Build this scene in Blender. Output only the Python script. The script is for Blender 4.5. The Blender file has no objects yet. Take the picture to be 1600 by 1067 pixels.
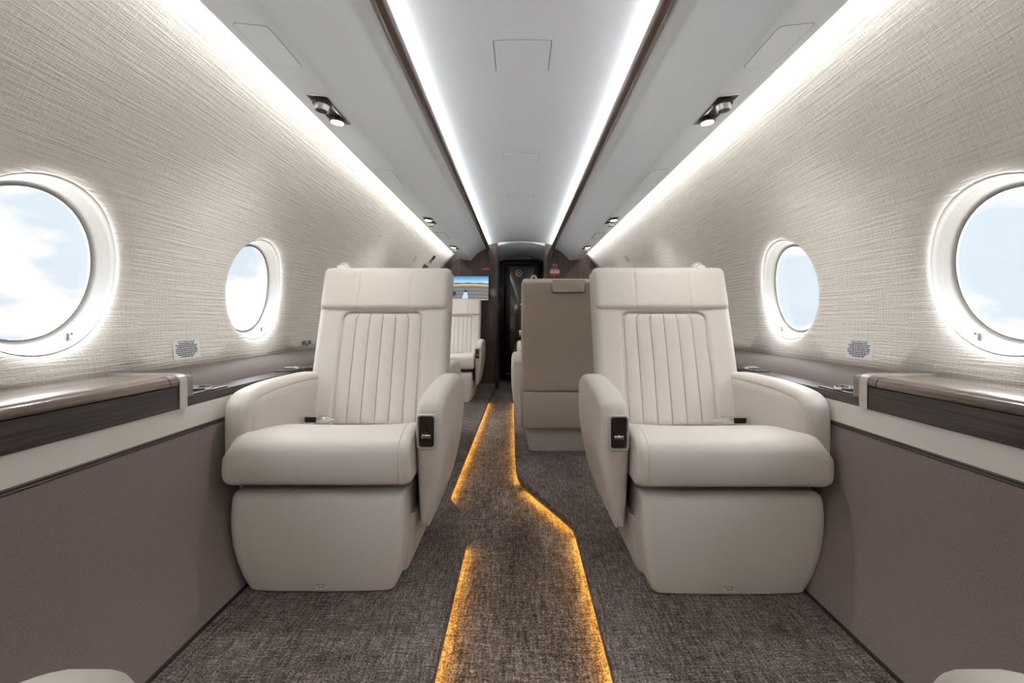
import bpy, bmesh, math, random
from mathutils import Vector, Matrix
random.seed(7)
SC = bpy.context.scene
COL = SC.collection

# ------------------------------------------------------------------ camera
CAMX, CAMZ, FPX = -0.011, 0.82, 740.0
cam_d = bpy.data.cameras.new('camera'); cam = bpy.data.objects.new('camera', cam_d); COL.objects.link(cam)
cam.location = (CAMX, 0, CAMZ); cam.rotation_euler = (math.pi/2, 0, 0)
cam_d.sensor_fit = 'HORIZONTAL'; cam_d.sensor_width = 36; cam_d.lens = FPX/1600*36
cam_d.shift_x = (800-811.5)/1600; cam_d.shift_y = (498-533.5)/1600
cam_d.clip_start = 0.02
SC.camera = cam

# ------------------------------------------------------------------ exposure
vs = SC.view_settings
SC.display_settings.display_device = 'sRGB'
vs.view_transform = 'Standard'; vs.look = 'None'; vs.gamma = 1.0; vs.use_curve_mapping = False
vs.exposure = 1.38

# ------------------------------------------------------------------ light levels
SKY, SKY_HIGH, SKY_LOW = 0.39, 11.0, 6.0   # sky radiance near the horizon; factors overhead and below
CEIL_LED = 15.0    # cove strips behind the wooden rails
WALL_LED = 11.5     # cove strips washing the side walls
FLOOR_LED = 13.0    # amber aisle strips
READ_LED, READ_W = 12.0, 7.0

# ------------------------------------------------------------------ world: pale sky with cumulus
W = bpy.data.worlds.new('sky'); SC.world = W; W.use_nodes = True
nt = W.node_tree; nt.nodes.clear()
def N(t, typ, **kw):
    n = t.nodes.new(typ)
    for k, v in kw.items(): setattr(n, k, v)
    return n
tc = N(nt, 'ShaderNodeTexCoord')
mp = N(nt, 'ShaderNodeMapping'); mp.inputs['Scale'].default_value = (1, 1, 1.9); mp.inputs['Location'].default_value = (1.85, 0.7, 0.4)
nz = N(nt, 'ShaderNodeTexNoise'); nz.inputs['Scale'].default_value = 4.6; nz.inputs['Detail'].default_value = 9; nz.inputs['Roughness'].default_value = 0.52
rp = N(nt, 'ShaderNodeValToRGB'); rp.color_ramp.elements[0].position = 0.485; rp.color_ramp.elements[1].position = 0.545
sx = N(nt, 'ShaderNodeSeparateXYZ')
mr = N(nt, 'ShaderNodeMapRange'); mr.inputs[1].default_value = -0.34; mr.inputs[2].default_value = -0.10; mr.inputs[3].default_value = 1; mr.inputs[4].default_value = 0
mxm = N(nt, 'ShaderNodeMath', operation='MAXIMUM')
mix = N(nt, 'ShaderNodeMix', data_type='RGBA')
mix.inputs[6].default_value = (0.80, 0.905, 1.0, 1); mix.inputs[7].default_value = (1.08, 1.08, 1.08, 1)
bg = N(nt, 'ShaderNodeBackground'); bg.inputs['Strength'].default_value = SKY
wo = N(nt, 'ShaderNodeOutputWorld')
L = nt.links.new
L(tc.outputs['Generated'], mp.inputs[0]); L(mp.outputs[0], nz.inputs['Vector']); L(nz.outputs[0], rp.inputs[0])
L(tc.outputs['Generated'], sx.inputs[0]); L(sx.outputs[2], mr.inputs[0])
L(rp.outputs[0], mxm.inputs[0]); L(mr.outputs[0], mxm.inputs[1]); L(mxm.outputs[0], mix.inputs[0])
# unseen sky overhead and below boosted far above the horizon to light the cabin
el = N(nt, 'ShaderNodeValToRGB'); er = el.color_ramp.elements
while len(er) < 5: er.new(.5)
for e_, (p_, v_) in zip(er, ((.28, SKY_LOW), (.44, 1), (.62, 1), (.72, SKY_HIGH), (1, SKY_HIGH))): e_.position = p_; e_.color = (v_/20, v_/20, v_/20, 1)
mz = N(nt, 'ShaderNodeMath', operation='MULTIPLY_ADD'); mz.inputs[1].default_value = .5; mz.inputs[2].default_value = .5
ms = N(nt, 'ShaderNodeMath', operation='MULTIPLY'); ms.inputs[1].default_value = 20*SKY
L(sx.outputs[2], mz.inputs[0]); L(mz.outputs[0], el.inputs[0]); L(el.outputs[0], ms.inputs[0]); L(ms.outputs[0], bg.inputs['Strength'])
L(mix.outputs[2], bg.inputs[0]); L(bg.outputs[0], wo.inputs[0])

# ------------------------------------------------------------------ materials
def srgb(r, g, b):
    f = lambda c: (c/255/12.92 if c/255 <= .04045 else ((c/255+.055)/1.055)**2.4)
    return (f(r), f(g), f(b), 1)
def base_mat(name, col, rough=.5, metal=0, coat=0, spec=.5):
    m = bpy.data.materials.new(name); m.use_nodes = True
    b = m.node_tree.nodes['Principled BSDF']
    b.inputs['Base Color'].default_value = col; b.inputs['Roughness'].default_value = rough
    b.inputs['Metallic'].default_value = metal; b.inputs['Coat Weight'].default_value = coat
    b.inputs['Coat Roughness'].default_value = .08
    b.inputs['Specular IOR Level'].default_value = spec
    return m, m.node_tree, b
def noise_node(t, scale3, scale, detail, src='Object', rough=.55):
    c = N(t, 'ShaderNodeTexCoord'); mpn = N(t, 'ShaderNodeMapping'); mpn.inputs['Scale'].default_value = scale3
    n = N(t, 'ShaderNodeTexNoise'); n.inputs['Scale'].default_value = scale; n.inputs['Detail'].default_value = detail
    n.inputs['Roughness'].default_value = rough
    t.links.new(c.outputs[src], mpn.inputs[0]); t.links.new(mpn.outputs[0], n.inputs['Vector'])
    return n.outputs[0]
def mth(t, op, a, b=None, **kw):
    n = N(t, 'ShaderNodeMath', operation=op)
    for i, v in enumerate((a, b)):
        if v is None: continue
        if isinstance(v, (int, float)): n.inputs[i].default_value = v
        else: t.links.new(v, n.inputs[i])
    return n.outputs[0]
def ramp(t, fac, stops):
    r = N(t, 'ShaderNodeValToRGB'); e = r.color_ramp.elements
    while len(e) < len(stops): e.new(0.5)
    for el, (p, c) in zip(e, stops): el.position = p; el.color = c
    t.links.new(fac, r.inputs[0]); return r.outputs[0]
def bump(t, b, h, strength, dist):
    n = N(t, 'ShaderNodeBump'); n.inputs['Strength'].default_value = strength; n.inputs['Distance'].default_value = dist
    t.links.new(h, n.inputs['Height']); t.links.new(n.outputs[0], b.inputs['Normal'])

M = {}
# leather
m, t, b = base_mat('leather_cream', srgb(208, 201, 194), .42, spec=.4)
bump(t, b, noise_node(t, (1, 1, 1), 260, 3), .12, .002); M['leather'] = m
m, t, b = base_mat('leather_back_shaded', srgb(190, 176, 162), .5, spec=.35)  # taupe seat-back leather, with the shade it sits in darkened into the colour
bump(t, b, noise_node(t, (1, 1, 1), 260, 3), .12, .002); M['leatherback_shaded'] = m
m, t, b = base_mat('leather_taupe', srgb(112, 102, 99), .6, spec=.3)
bump(t, b, noise_node(t, (1, 1, 1), 260, 3), .12, .002); M['taupe'] = m
m, t, b = base_mat('leather_grey', srgb(130, 124, 122), .45, spec=.4); M['greyleather'] = m
# cream band
m, t, b = base_mat('ultraleather_band', srgb(222, 218, 212), .5); M['band'] = m
# woven wall covering
m, t, b = base_mat('woven_wall', srgb(214, 208, 198), .75, spec=.25)
n1 = noise_node(t, (4, 125, 1), 1.0, 4, 'UV', .62); n2 = noise_node(t, (90, 260, 1), 1.0, 2, 'UV'); n3 = noise_node(t, (170, 12, 1), 1.0, 3, 'UV')
h = mth(t, 'ADD', mth(t, 'MULTIPLY', n1, 1.0), mth(t, 'ADD', mth(t, 'MULTIPLY', n2, .35), mth(t, 'MULTIPLY', n3, .35)))
bump(t, b, h, 1.0, .006)
t.links.new(ramp(t, n1, [(.3, srgb(226, 220, 212)), (.7, srgb(242, 238, 232))]), b.inputs['Base Color'])
M['wall'] = m
m, t, b = base_mat('white_plastic', srgb(204, 202, 197), .4); M['white'] = m
m, t, b = base_mat('ceiling_satin', srgb(200, 203, 205), .45, spec=.35)
M['ceiling'] = m
m, t, b = base_mat('service_panel_satin', srgb(224, 229, 231), .4, spec=.4); M['psu'] = m
m, t, b = base_mat('service_inset', srgb(198, 198, 196), .4); M['psu2'] = m
m, t, b = base_mat('shadow_gap', srgb(70, 70, 70), .8); M['gap'] = m
# lower side fabric
m, t, b = base_mat('side_fabric', srgb(122, 108, 102), .9, spec=.15)
n1 = noise_node(t, (1, 220, 420), 1.0, 3); n2 = noise_node(t, (1, 520, 160), 1.0, 2)
h = mth(t, 'ADD', n1, n2); bump(t, b, h, .35, .002)
t.links.new(ramp(t, mth(t, 'MULTIPLY', h, .5), [(.3, srgb(122, 110, 105)), (.7, srgb(148, 135, 130))]), b.inputs['Base Color'])
M['fabric'] = m
# carpet
m, t, b = base_mat('carpet_weave', srgb(80, 70, 66), .95, spec=.1)
n1 = noise_node(t, (210, 210, 210), 1.0, 3, rough=.7); n2 = noise_node(t, (130, 18, 60), 1.0, 3); n3 = noise_node(t, (22, 150, 60), 1.0, 3); n4 = noise_node(t, (6, 3, 3), 1.0, 2)
h = mth(t, 'ADD', mth(t, 'MULTIPLY', n1, .50), mth(t, 'ADD', mth(t, 'MULTIPLY', n2, .22), mth(t, 'ADD', mth(t, 'MULTIPLY', n3, .18), mth(t, 'MULTIPLY', n4, .10))))
t.links.new(ramp(t, h, [(.38, srgb(34, 30, 28)), (.46, srgb(82, 74, 70)), (.54, srgb(128, 118, 112)), (.63, srgb(188, 177, 169))]), b.inputs['Base Color'])
bump(t, b, h, .8, .006); M['carpet'] = m
# woods
def wood(name, s3, dark, light, rough, coat):
    m, t, b = base_mat(name, dark, rough, coat=coat)
    n1 = noise_node(t, s3, 1.0, 5, rough=.65); n2 = noise_node(t, tuple(s*.25 for s in s3), 1.0, 2)
    h = mth(t, 'ADD', mth(t, 'MULTIPLY', n1, .7), mth(t, 'MULTIPLY', n2, .3))
    t.links.new(ramp(t, h, [(.38, dark), (.62, light)]), b.inputs['Base Color'])
    return m
M['wood'] = wood('veneer_along_cabin', (60, 3, 160), srgb(35, 28, 26), srgb(76, 65, 61), .42, .12)
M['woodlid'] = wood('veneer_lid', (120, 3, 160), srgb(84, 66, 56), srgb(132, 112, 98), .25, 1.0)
M['woodv'] = wood('veneer_upright', (90, 90, 3), srgb(50, 38, 33), srgb(92, 74, 66), .35, .5)
M['woodwedge_lit'] = wood('veneer_wedge_lit', (90, 90, 3), srgb(84, 66, 56), srgb(122, 100, 88), .4, .3)  # bulkhead veneer lightened: the light falling on the wedges is in its colour
M['woodrail'] = wood('veneer_rail', (60, 2, 60), srgb(60, 44, 37), srgb(98, 76, 64), .3, .35)
m, t, b = base_mat('door_gloss', srgb(24, 19, 18), .12, coat=1.0); M['door'] = m
m, t, b = base_mat('brushed_nickel', srgb(206, 202, 200), .34, 1.0); M['nickel'] = m
m, t, b = base_mat('polished_chrome', srgb(215, 213, 212), .1, 1.0); M['chrome'] = m
m, t, b = base_mat('satin_metal', srgb(205, 201, 198), .35, .45); M['satin'] = m
m, t, b = base_mat('gunmetal', srgb(78, 71, 67), .35, 1.0); M['gun'] = m
m, t, b = base_mat('black_gloss', srgb(16, 15, 15), .25); M['black'] = m
m, t, b = base_mat('black_webbing', srgb(24, 22, 22), .8); M['web'] = m
m, t, b = base_mat('brown_piping', srgb(84, 72, 68), .5); M['piping'] = m
m, t, b = base_mat('dark_skirting', srgb(26, 24, 26), .7); M['skirting'] = m
m, t, b = base_mat('gasket_grey', srgb(150, 150, 150), .5); M['gasket'] = m
m, t, b = base_mat('ink_black', srgb(40, 42, 52), .7); M['ink'] = m
m, t, b = base_mat('decal_film', srgb(232, 233, 238), .5); M['film'] = m
m, t, b = base_mat('label_cream', srgb(232, 222, 208), .5); M['labelcream'] = m
m, t, b = base_mat('placard_red', srgb(205, 52, 44), .5); M['red'] = m
m, t, b = base_mat('placard_white', srgb(235, 230, 226), .5); M['pwhite'] = m
m, t, b = base_mat('placard_grey', srgb(150, 146, 144), .5); M['pgrey'] = m
m, t, b = base_mat('placard_green', srgb(52, 130, 92), .5); M['green'] = m
m, t, b = base_mat('brass', srgb(196, 176, 140), .3, 1.0); M['brass'] = m
m, t, b = base_mat('vestibule_grey', srgb(215, 215, 215), .45); M['vest'] = m
# glass
m = bpy.data.materials.new('window_acrylic'); m.use_nodes = True; t = m.node_tree; t.nodes.clear()
tr = N(t, 'ShaderNodeBsdfTransparent'); gl = N(t, 'ShaderNodeBsdfGlossy'); gl.inputs['Roughness'].default_value = .02
mx = N(t, 'ShaderNodeMixShader'); mx.inputs[0].default_value = .04; o = N(t, 'ShaderNodeOutputMaterial')
t.links.new(tr.outputs[0], mx.inputs[1]); t.links.new(gl.outputs[0], mx.inputs[2]); t.links.new(mx.outputs[0], o.inputs[0]); M['glass'] = m
def emis(name, col, s):
    m = bpy.data.materials.new(name); m.use_nodes = True; t = m.node_tree; t.nodes.clear()
    e = N(t, 'ShaderNodeEmission'); e.inputs[0].default_value = col; e.inputs[1].default_value = s
    o = N(t, 'ShaderNodeOutputMaterial'); t.links.new(e.outputs[0], o.inputs[0]); return m
M['ledceil'] = emis('cove_led_white', (.96, .98, 1, 1), CEIL_LED)
M['ledwall'] = emis('wash_led_white', (1, .985, .96, 1), WALL_LED)
M['ledfloor'] = emis('aisle_led_amber', (1, .50, .065, 1), FLOOR_LED)
M['read'] = emis('reading_lamp', (1, .98, .95, 1), READ_LED)

# ------------------------------------------------------------------ mesh helpers
def obj(name, bm, mat, parent=None, smooth=35, loc=None, normals=True):
    me = bpy.data.meshes.new(name)
    bmesh.ops.remove_doubles(bm, verts=bm.verts, dist=1e-6)
    if normals: bmesh.ops.recalc_face_normals(bm, faces=bm.faces)
    bm.to_mesh(me); bm.free()
    for mm in (mat if isinstance(mat, (list, tuple)) else [mat]): me.materials.append(M[mm])
    if smooth:
        for p in me.polygons: p.use_smooth = True
        me.set_sharp_from_angle(angle=math.radians(smooth))
    o = bpy.data.objects.new(name, me); COL.objects.link(o)
    if parent: o.parent = parent
    if loc: o.location = loc
    return o
def tag(o, label, cat, group=None):
    o['label'] = label; o['category'] = cat
    if group: o['group'] = group
    return o
def struct(o): o['kind'] = 'structure'; return o
def empty(name, loc=(0, 0, 0), rz=0, sc=(1, 1, 1)):
    o = bpy.data.objects.new(name, None); COL.objects.link(o); o.empty_display_size = .05
    o.location = loc; o.rotation_euler = (0, 0, rz); o.scale = sc; return o
def copy_tree(o, parent=None):
    c = o.copy(); COL.objects.link(c)
    if parent: c.parent = parent
    for ch in list(o.children): copy_tree(ch, c)
    return c
def add_box(bm, lo, hi, bev=0, seg=2, mi=0):
    r = bmesh.ops.create_cube(bm, size=1)
    vsn = r['verts']; c = [(a+b_)/2 for a, b_ in zip(lo, hi)]; s = [b_-a for a, b_ in zip(lo, hi)]
    for v in vsn: v.co = Vector([c[i]+v.co[i]*s[i] for i in range(3)])
    fs = {f for v in vsn for f in v.link_faces}
    if bev:
        es = {e for v in vsn for e in v.link_edges}
        rb = bmesh.ops.bevel(bm, geom=list(es), offset=bev, segments=seg, profile=.5, affect='EDGES')
        fs |= set(rb['faces'])
    for f in fs:
        if f.is_valid: f.material_index = mi
    return vsn
def bmb(lo, hi, bev=0, seg=2):
    bm = bmesh.new(); add_box(bm, lo, hi, bev, seg); return bm
def loft(rings, cap=True, closed=True, bm=None, mi=0):
    bm = bm or bmesh.new(); R = [[bm.verts.new(p) for p in r] for r in rings]; n = len(R[0])
    for a, b_ in zip(R, R[1:]):
        for i in range(n if closed else n-1):
            j = (i+1) % n
            f = bm.faces.new((a[i], a[j], b_[j], b_[i])); f.material_index = mi
    if cap and closed:
        for r in (R[0], R[-1]):
            f = bm.faces.new(r); f.material_index = mi
    return bm
def sweep(profile, y0, y1, side, bm=None):
    """closed XZ profile extruded along the cabin; side -1 mirrors it to port"""
    return loft([[(side*x, y, z) for x, z in profile] for y in (y0, y1)], bm=bm)
def catmull(pts, n, closed=False):
    out = []; m_ = len(pts); rng = m_ if closed else m_-1
    for i in range(rng):
        g = lambda k: Vector(pts[k % m_] if closed else pts[max(0, min(m_-1, k))])
        p0, p1, p2, p3 = g(i-1), g(i), g(i+1), g(i+2)
        for k in range(n):
            t_ = k/n
            out.append(.5*((2*p1)+(-p0+p2)*t_+(2*p0-5*p1+4*p2-p3)*t_*t_+(-p0+3*p1-3*p2+p3)*t_**3))
    if not closed: out.append(Vector(pts[-1]))
    return out
def spread(lo, hi, r, nm, ne):
    """samples from lo to hi, dense within r of both ends"""
    a = [lo+r*(1-math.cos(math.pi/2*k/ne)) for k in range(ne)]
    b_ = [lo+r+(hi-lo-2*r)*k/nm for k in range(nm+1)]
    c = [hi-r*(1-math.cos(math.pi/2*k/ne)) for k in range(ne-1, -1, -1)]
    return a+b_+c
def qround(q): return 1-math.sqrt(max(0, 1-min(1, q)**2))
def lin(x, xs, ys):
    if x <= xs[0]: return ys[0]
    for a, b_, c, d in zip(xs, xs[1:], ys, ys[1:]):
        if x <= b_: return c+(d-c)*(x-a)/(b_-a)
    return ys[-1]
def skin(front, back, bm=None):
    """two point grids of equal size joined along their borders"""
    bm = bm or bmesh.new()
    def grid(G, flip):
        V = [[bm.verts.new(p) for p in row] for row in G]
        for i in range(len(V)-1):
            for j in range(len(V[0])-1):
                q = (V[i][j], V[i][j+1], V[i+1][j+1], V[i+1][j])
                bm.faces.new(q[::-1] if flip else q)
        return V
    A = grid(front, False); B = grid(back, True)
    def rim(V):
        return V[0] + [r[-1] for r in V[1:]] + V[-1][-2::-1] + [r[0] for r in V[-2:0:-1]]
    a, b_ = rim(A), rim(B); n = len(a)
    for i in range(n):
        j = (i+1) % n
        bm.faces.new((a[i], b_[i], b_[j], a[j]))
    return bm
def cyl(bm, c0, c1, r0, r1=None, n=20, mi=0, cap=True):
    c0, c1 = Vector(c0), Vector(c1); r1 = r0 if r1 is None else r1; d = (c1-c0).normalized()
    u = d.orthogonal().normalized(); v = d.cross(u)
    ring = lambda c, r: [c+r*(math.cos(2*math.pi*k/n)*u+math.sin(2*math.pi*k/n)*v) for k in range(n)]
    return loft([ring(c0, r0), ring(c1, r1)], cap=cap, bm=bm, mi=mi)
def rrect(cx, cy, w, h_, r, n=5):
    out = []
    for qx, qy, a0 in ((1, 1, 0), (-1, 1, 90), (-1, -1, 180), (1, -1, 270)):
        for k in range(n+1):
            a = math.radians(a0+90*k/n); out.append((cx+qx*(w/2-r)+r*math.cos(a), cy+qy*(h_/2-r)+r*math.sin(a)))
    return out
def textmesh(name, body, size, mat, parent, mw, align='CENTER'):
    cu = bpy.data.curves.new(name, 'FONT'); cu.body = body; cu.size = size; cu.align_x = align; cu.align_y = 'CENTER'; cu.extrude = .0002; cu.resolution_u = 2
    o = bpy.data.objects.new(name, cu); COL.objects.link(o)
    dg = bpy.context.evaluated_depsgraph_get(); me = bpy.data.meshes.new_from_object(o.evaluated_get(dg))
    bpy.data.objects.remove(o); bpy.data.curves.remove(cu); me.name = name
    me.transform(mw); me.materials.clear(); me.materials.append(M[mat])
    n = bpy.data.objects.new(name, me); COL.objects.link(n)
    if parent: n.parent = parent
    return n

# ================================================================== SHELL
YB, YF = -2.3, 6.0          # aft and forward ends of the cabin
AZ = -0.06                  # aisle carpet height; seats stand on z = 0
RW, ZC = 1.165, 0.82        # fuselage liner: arc about (0, ZC)
TH0, TH1 = math.asin((.652-ZC)/RW), math.asin((1.70-ZC)/RW)
def wallpt(side, y, th, d=0):
    return Vector((side*(RW+d)*math.cos(th), y, ZC+(RW+d)*math.sin(th)))
THW = math.asin((.947-ZC)/RW)      # window centre
WINY = [1.155+.94*k for k in range(-3, 5)]
CELL = .30
def build_wall(side, name):
    bm = bmesh.new(); uv = bm.loops.layers.uv.new('UVMap'); cache = {}
    def vert(y, s, d=0):
        k = (round(y, 5), round(s, 5), round(d, 5))
        if k not in cache: cache[k] = (bm.verts.new(wallpt(side, y, s/RW, d)), (y, s))
        return cache[k]
    def face(vl):
        if len({id(v[0]) for v in vl}) < 3: return
        f = bm.faces.new([v[0] for v in vl])
        for lp, v in zip(f.loops, vl): lp[uv].uv = v[1]
    s0, s1, sw = TH0*RW, TH1*RW, THW*RW
    nc = 12
    ccs = [sw-CELL+2*CELL*k/nc for k in range(nc+1)]
    clo = max(s0, sw-CELL)
    # rows of s: below the cell, the cell, above the cell
    low = [s0+(sw-CELL-s0)*k/2 for k in range(3)] if s0 < sw-CELL-1e-4 else []
    up = [sw+CELL+(s1-sw-CELL)*k/14 for k in range(15)]
    ys = [YB]
    for y in WINY:
        a, b_ = y-CELL, y+CELL
        g0 = ys[-1]
        for k in range(1, 4): ys.append(g0+(a-g0)*k/3)
        for k in range(1, nc+1): ys.append(a+2*CELL*k/nc)
    g0 = ys[-1]
    for k in range(1, 4): ys.append(g0+(YF-g0)*k/3)
    rows = (low[:-1] if low else []) + ccs + up[1:]
    def incell(ya, sa):
        return any(w-CELL-1e-5 < ya < w+CELL+1e-5 for w in WINY) and sw-CELL-1e-5 < sa < sw+CELL+1e-5
    for ya, yb_ in zip(ys, ys[1:]):
        for sa, sb in zip(rows, rows[1:]):
            if incell((ya+yb_)/2, (sa+sb)/2): continue
            face([vert(ya, sa), vert(yb_, sa), vert(yb_, sb), vert(ya, sb)])
    # window cells: square border -> round flared lip
    for w in WINY:
        per = [(w-CELL+2*CELL*k/nc, sw-CELL) for k in range(nc)] + [(w+CELL, sw-CELL+2*CELL*k/nc) for k in range(nc)] \
            + [(w+CELL-2*CELL*k/nc, sw+CELL) for k in range(nc)] + [(w-CELL, sw+CELL-2*CELL*k/nc) for k in range(nc)]
        rings = [[(p[0], p[1], 0) for p in per]]
        for r, d in ((.275, 0), (.262, .0012), (.248, .004), (.236, .009), (.226, .016), (.219, .025)):
            rg = []
            for p in per:
                a = math.atan2(p[1]-sw, p[0]-w); rg.append((w+r*math.cos(a), sw+r*math.sin(a), d))
            rings.append(rg)
        n = len(per)
        for A, B in zip(rings, rings[1:]):
            for i in range(n):
                j = (i+1) % n
                face([vert(*A[i]), vert(*A[j]), vert(*B[j]), vert(*B[i])])
    me_bm = bm
    bmesh.ops.recalc_face_normals(bm, faces=bm.faces)
    # skin thickness outward
    o = obj(name, bm, 'wall', smooth=60, normals=False)
    md = o.modifiers.new('thickness', 'SOLIDIFY'); md.thickness = .004; md.offset = -1 if False else 0
    return struct(o)
build_wall(-1, 'wall_left'); build_wall(1, 'wall_right')

# windows: white reveal > gasket, pane, latch
def ring_pts(side, y, r, d, n=64):
    out = []
    for k in range(n):
        a = 2*math.pi*k/n
        s = THW*RW+r*math.sin(a); p = wallpt(side, y+r*math.cos(a), s/RW, 0)
        nrm = Vector((side*math.cos(THW), 0, math.sin(THW)))
        q = wallpt(side, y+r*math.cos(a), s/RW, 0)
        out.append(q+nrm*d)
    return out
wi = 1
for side in (-1, 1):
    for y in WINY:
        prof = [(.2196, .0232), (.2180, .0250), (.2165, .0280), (.2150, .0325), (.2125, .041), (.207, .047), (.2045, .056), (.2005, .060), (.1985, .068), (.1905, .073), (.1905, .080), (.224, .080), (.224, .0275)]
        w = obj('window_%d' % wi, loft([ring_pts(side, y, r, d) for r, d in prof], cap=False), 'white', smooth=50); struct(w)
        obj('gasket', loft([ring_pts(side, y, r, d) for r, d in ((.1905, .071), (.1865, .0695), (.1865, .078), (.1905, .079))], cap=False), 'gasket', w)
        obj('pane', loft([ring_pts(side, y, .1875, d) for d in (.0745, .077)]), 'glass', w)
        # shade latch at the foot of the reveal
        a = math.radians(-62); c = wallpt(side, y+.2085*math.cos(a), (THW*RW+.2085*math.sin(a))/RW, .044)
        bm = bmesh.new(); add_box(bm, c+Vector((-.004, -.006, -.008)), c+Vector((.004, .004, .024)), .002); add_box(bm, c+Vector((-.014 if side > 0 else -.004, -.004, .016)), c+Vector((.004 if side > 0 else .014, .003, .024)), .002)
        obj('shade_latch', bm, 'nickel', w)
        wi += 1

# floor: aisle carpet and the two raised seat decks
def poly_prism(pts, z0, z1):
    bm = bmesh.new(); lo = [bm.verts.new((x, y, z0)) for x, y in pts]; hi = [bm.verts.new((x, y, z1)) for x, y in pts]
    n = len(pts)
    bm.faces.new(hi); bm.faces.new(lo[::-1])
    for i in range(n): bm.faces.new((lo[i], lo[(i+1) % n], hi[(i+1) % n], hi[i]))
    return bm
struct(obj('floor', bmb((-.6, YB, AZ-.02), (.6, 7.0, AZ)), 'carpet', smooth=0))
PL = [(-.2076, YB), (-.2076, 1.80), (-.212, 1.86), (-.225, 1.94), (-.325, 2.17), (-.336, 2.23), (-.320, 4.90), (-.318, YF)]
PR = [(.206, YB), (.206, 1.84), (.202, 1.91), (.188, 1.955), (.02, 2.36), (-.008, 2.44), (-.022, 2.52), (-.030, 2.62), (-.041, 3.0), (-.070, 4.9), (-.075, YF)]
def inset(path, d, side):
    out = []
    for i, p in enumerate(path):
        a = Vector(path[max(0, i-1)]); b_ = Vector(path[min(len(path)-1, i+1)]); tn = (b_-a).normalized()
        nn = Vector((-tn.y, tn.x)); nn = nn if nn.x*side > 0 else -nn
        out.append(tuple(Vector(p)+nn*d))
    return out
for nm, P, sd in (('floor_left', PL, -1), ('floor_right', PR, 1)):
    outer = [(sd*.86, YF), (sd*.86, YB)]
    deck = obj(nm, poly_prism(P+outer, -.026, 0), 'carpet', smooth=0); struct(deck)
    bv = deck.modifiers.new('nosing', 'BEVEL'); bv.width = .007; bv.segments = 3; bv.limit_method = 'ANGLE'
    A = P; B = inset(P, .009, sd)
    obj('nosing_lip', loft([[(a[0], a[1], -.020), (b_[0], b_[1], -.020), (b_[0], b_[1], -.034), (a[0]+sd*.001, a[1], -.034)] for a, b_ in zip(inset(P, .0008, sd), B)]), 'carpet', deck, smooth=0)
    rs = obj('riser', poly_prism(inset(P, .024, sd)+outer, AZ, -.026), 'carpet', deck, smooth=0)
def led_path(P, sd, y0, y1, label):
    """amber strip under the nosing between two depths"""
    pts = []
    def at(y):
        for a, b_ in zip(P, P[1:]):
            if a[1] <= y <= b_[1]:
                t_ = (y-a[1])/(b_[1]-a[1]); return (a[0]+(b_[0]-a[0])*t_, y)
        return P[-1]
    pts = [at(y0)]+[p for p in P if y0 < p[1] < y1]+[at(y1)]
    A = inset(pts, .0105, sd); B = inset(pts, .0205, sd)
    rings = [[(a[0], a[1], -.029), (b_[0], b_[1], -.029), (b_[0], b_[1], -.0365), (a[0], a[1], -.0365)] for a, b_ in zip(A, B)]
    o = obj('floor_light_strip', loft(rings), 'ledfloor', smooth=0)
    tag(o, label, 'light strip', 'amber step lights along the aisle'); return o
led_path(PL, -1, YB+.1, 1.80, 'amber light strip under left deck edge beside the near left armchair')
led_path(PL, -1, 2.23, 4.92, 'long amber light strip along left deck edge past the near armchair towards the door')
led_path(PR, 1, YB+.1, 1.90, 'amber light strip under right deck edge beside the near right armchair')
led_path(PR, 1, 1.94, 2.40, 'amber light strip under the slanting step edge in the middle of the aisle')
led_path(PR, 1, 2.52, 4.92, 'thin amber light strip beside the armchair seen from behind')

# side ledges, panels, trims
tn_ = [0]
def trim(profile, y0, y1, side, mat, smooth=35):
    tn_[0] += 1
    o = obj('trim_%d' % tn_[0], sweep(profile, y0, y1, side), mat, smooth=smooth); return struct(o)
for side, nm in ((-1, 'left'), (1, 'right')):
    low = [(.848, .0), (.862, .05), (.880, .11), (.900, .2), (.917, .3), (.932, .4), (.944, .497)]
    tn_[0] += 1; o = obj('trim_%d' % tn_[0], sweep(low+[(.98, .497), (.98, .0)], YB, YF, side), 'fabric'); struct(o)  # lower side wall panel, numbered among the trims
    o = obj('baseboard_'+nm, sweep([(.843, .0), (.843, .004), (.852, .007), (.852, .0)], YB, YF, side), 'skirting', smooth=0); struct(o)
    pip = []
    for zc in (.5005, .5075):
        pip += [(.946-.0035*math.cos(math.radians(a)), zc+.0035*math.sin(math.radians(a))) for a in range(-80, 81, 20)]
    trim(pip+[(.97, .511), (.97, .497)], YB, YF, side, 'piping')
    trim([(.944, .511), (.947, .572), (.975, .572), (.975, .511)], YB, YF, side, 'band')
    trim([(.950, .572), (.950, .592), (.953, .5975), (.958, .598), (1.05, .598), (1.05, .572)], YB, YF, side, 'wood')
    trim([(1.035, .598), (1.045, .612), (1.075, .634), (1.115, .648), (1.140, .654), (1.151, .655), (1.16, .66), (1.18, .655), (1.18, .598)], YB, YF, side, 'taupe')

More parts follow.
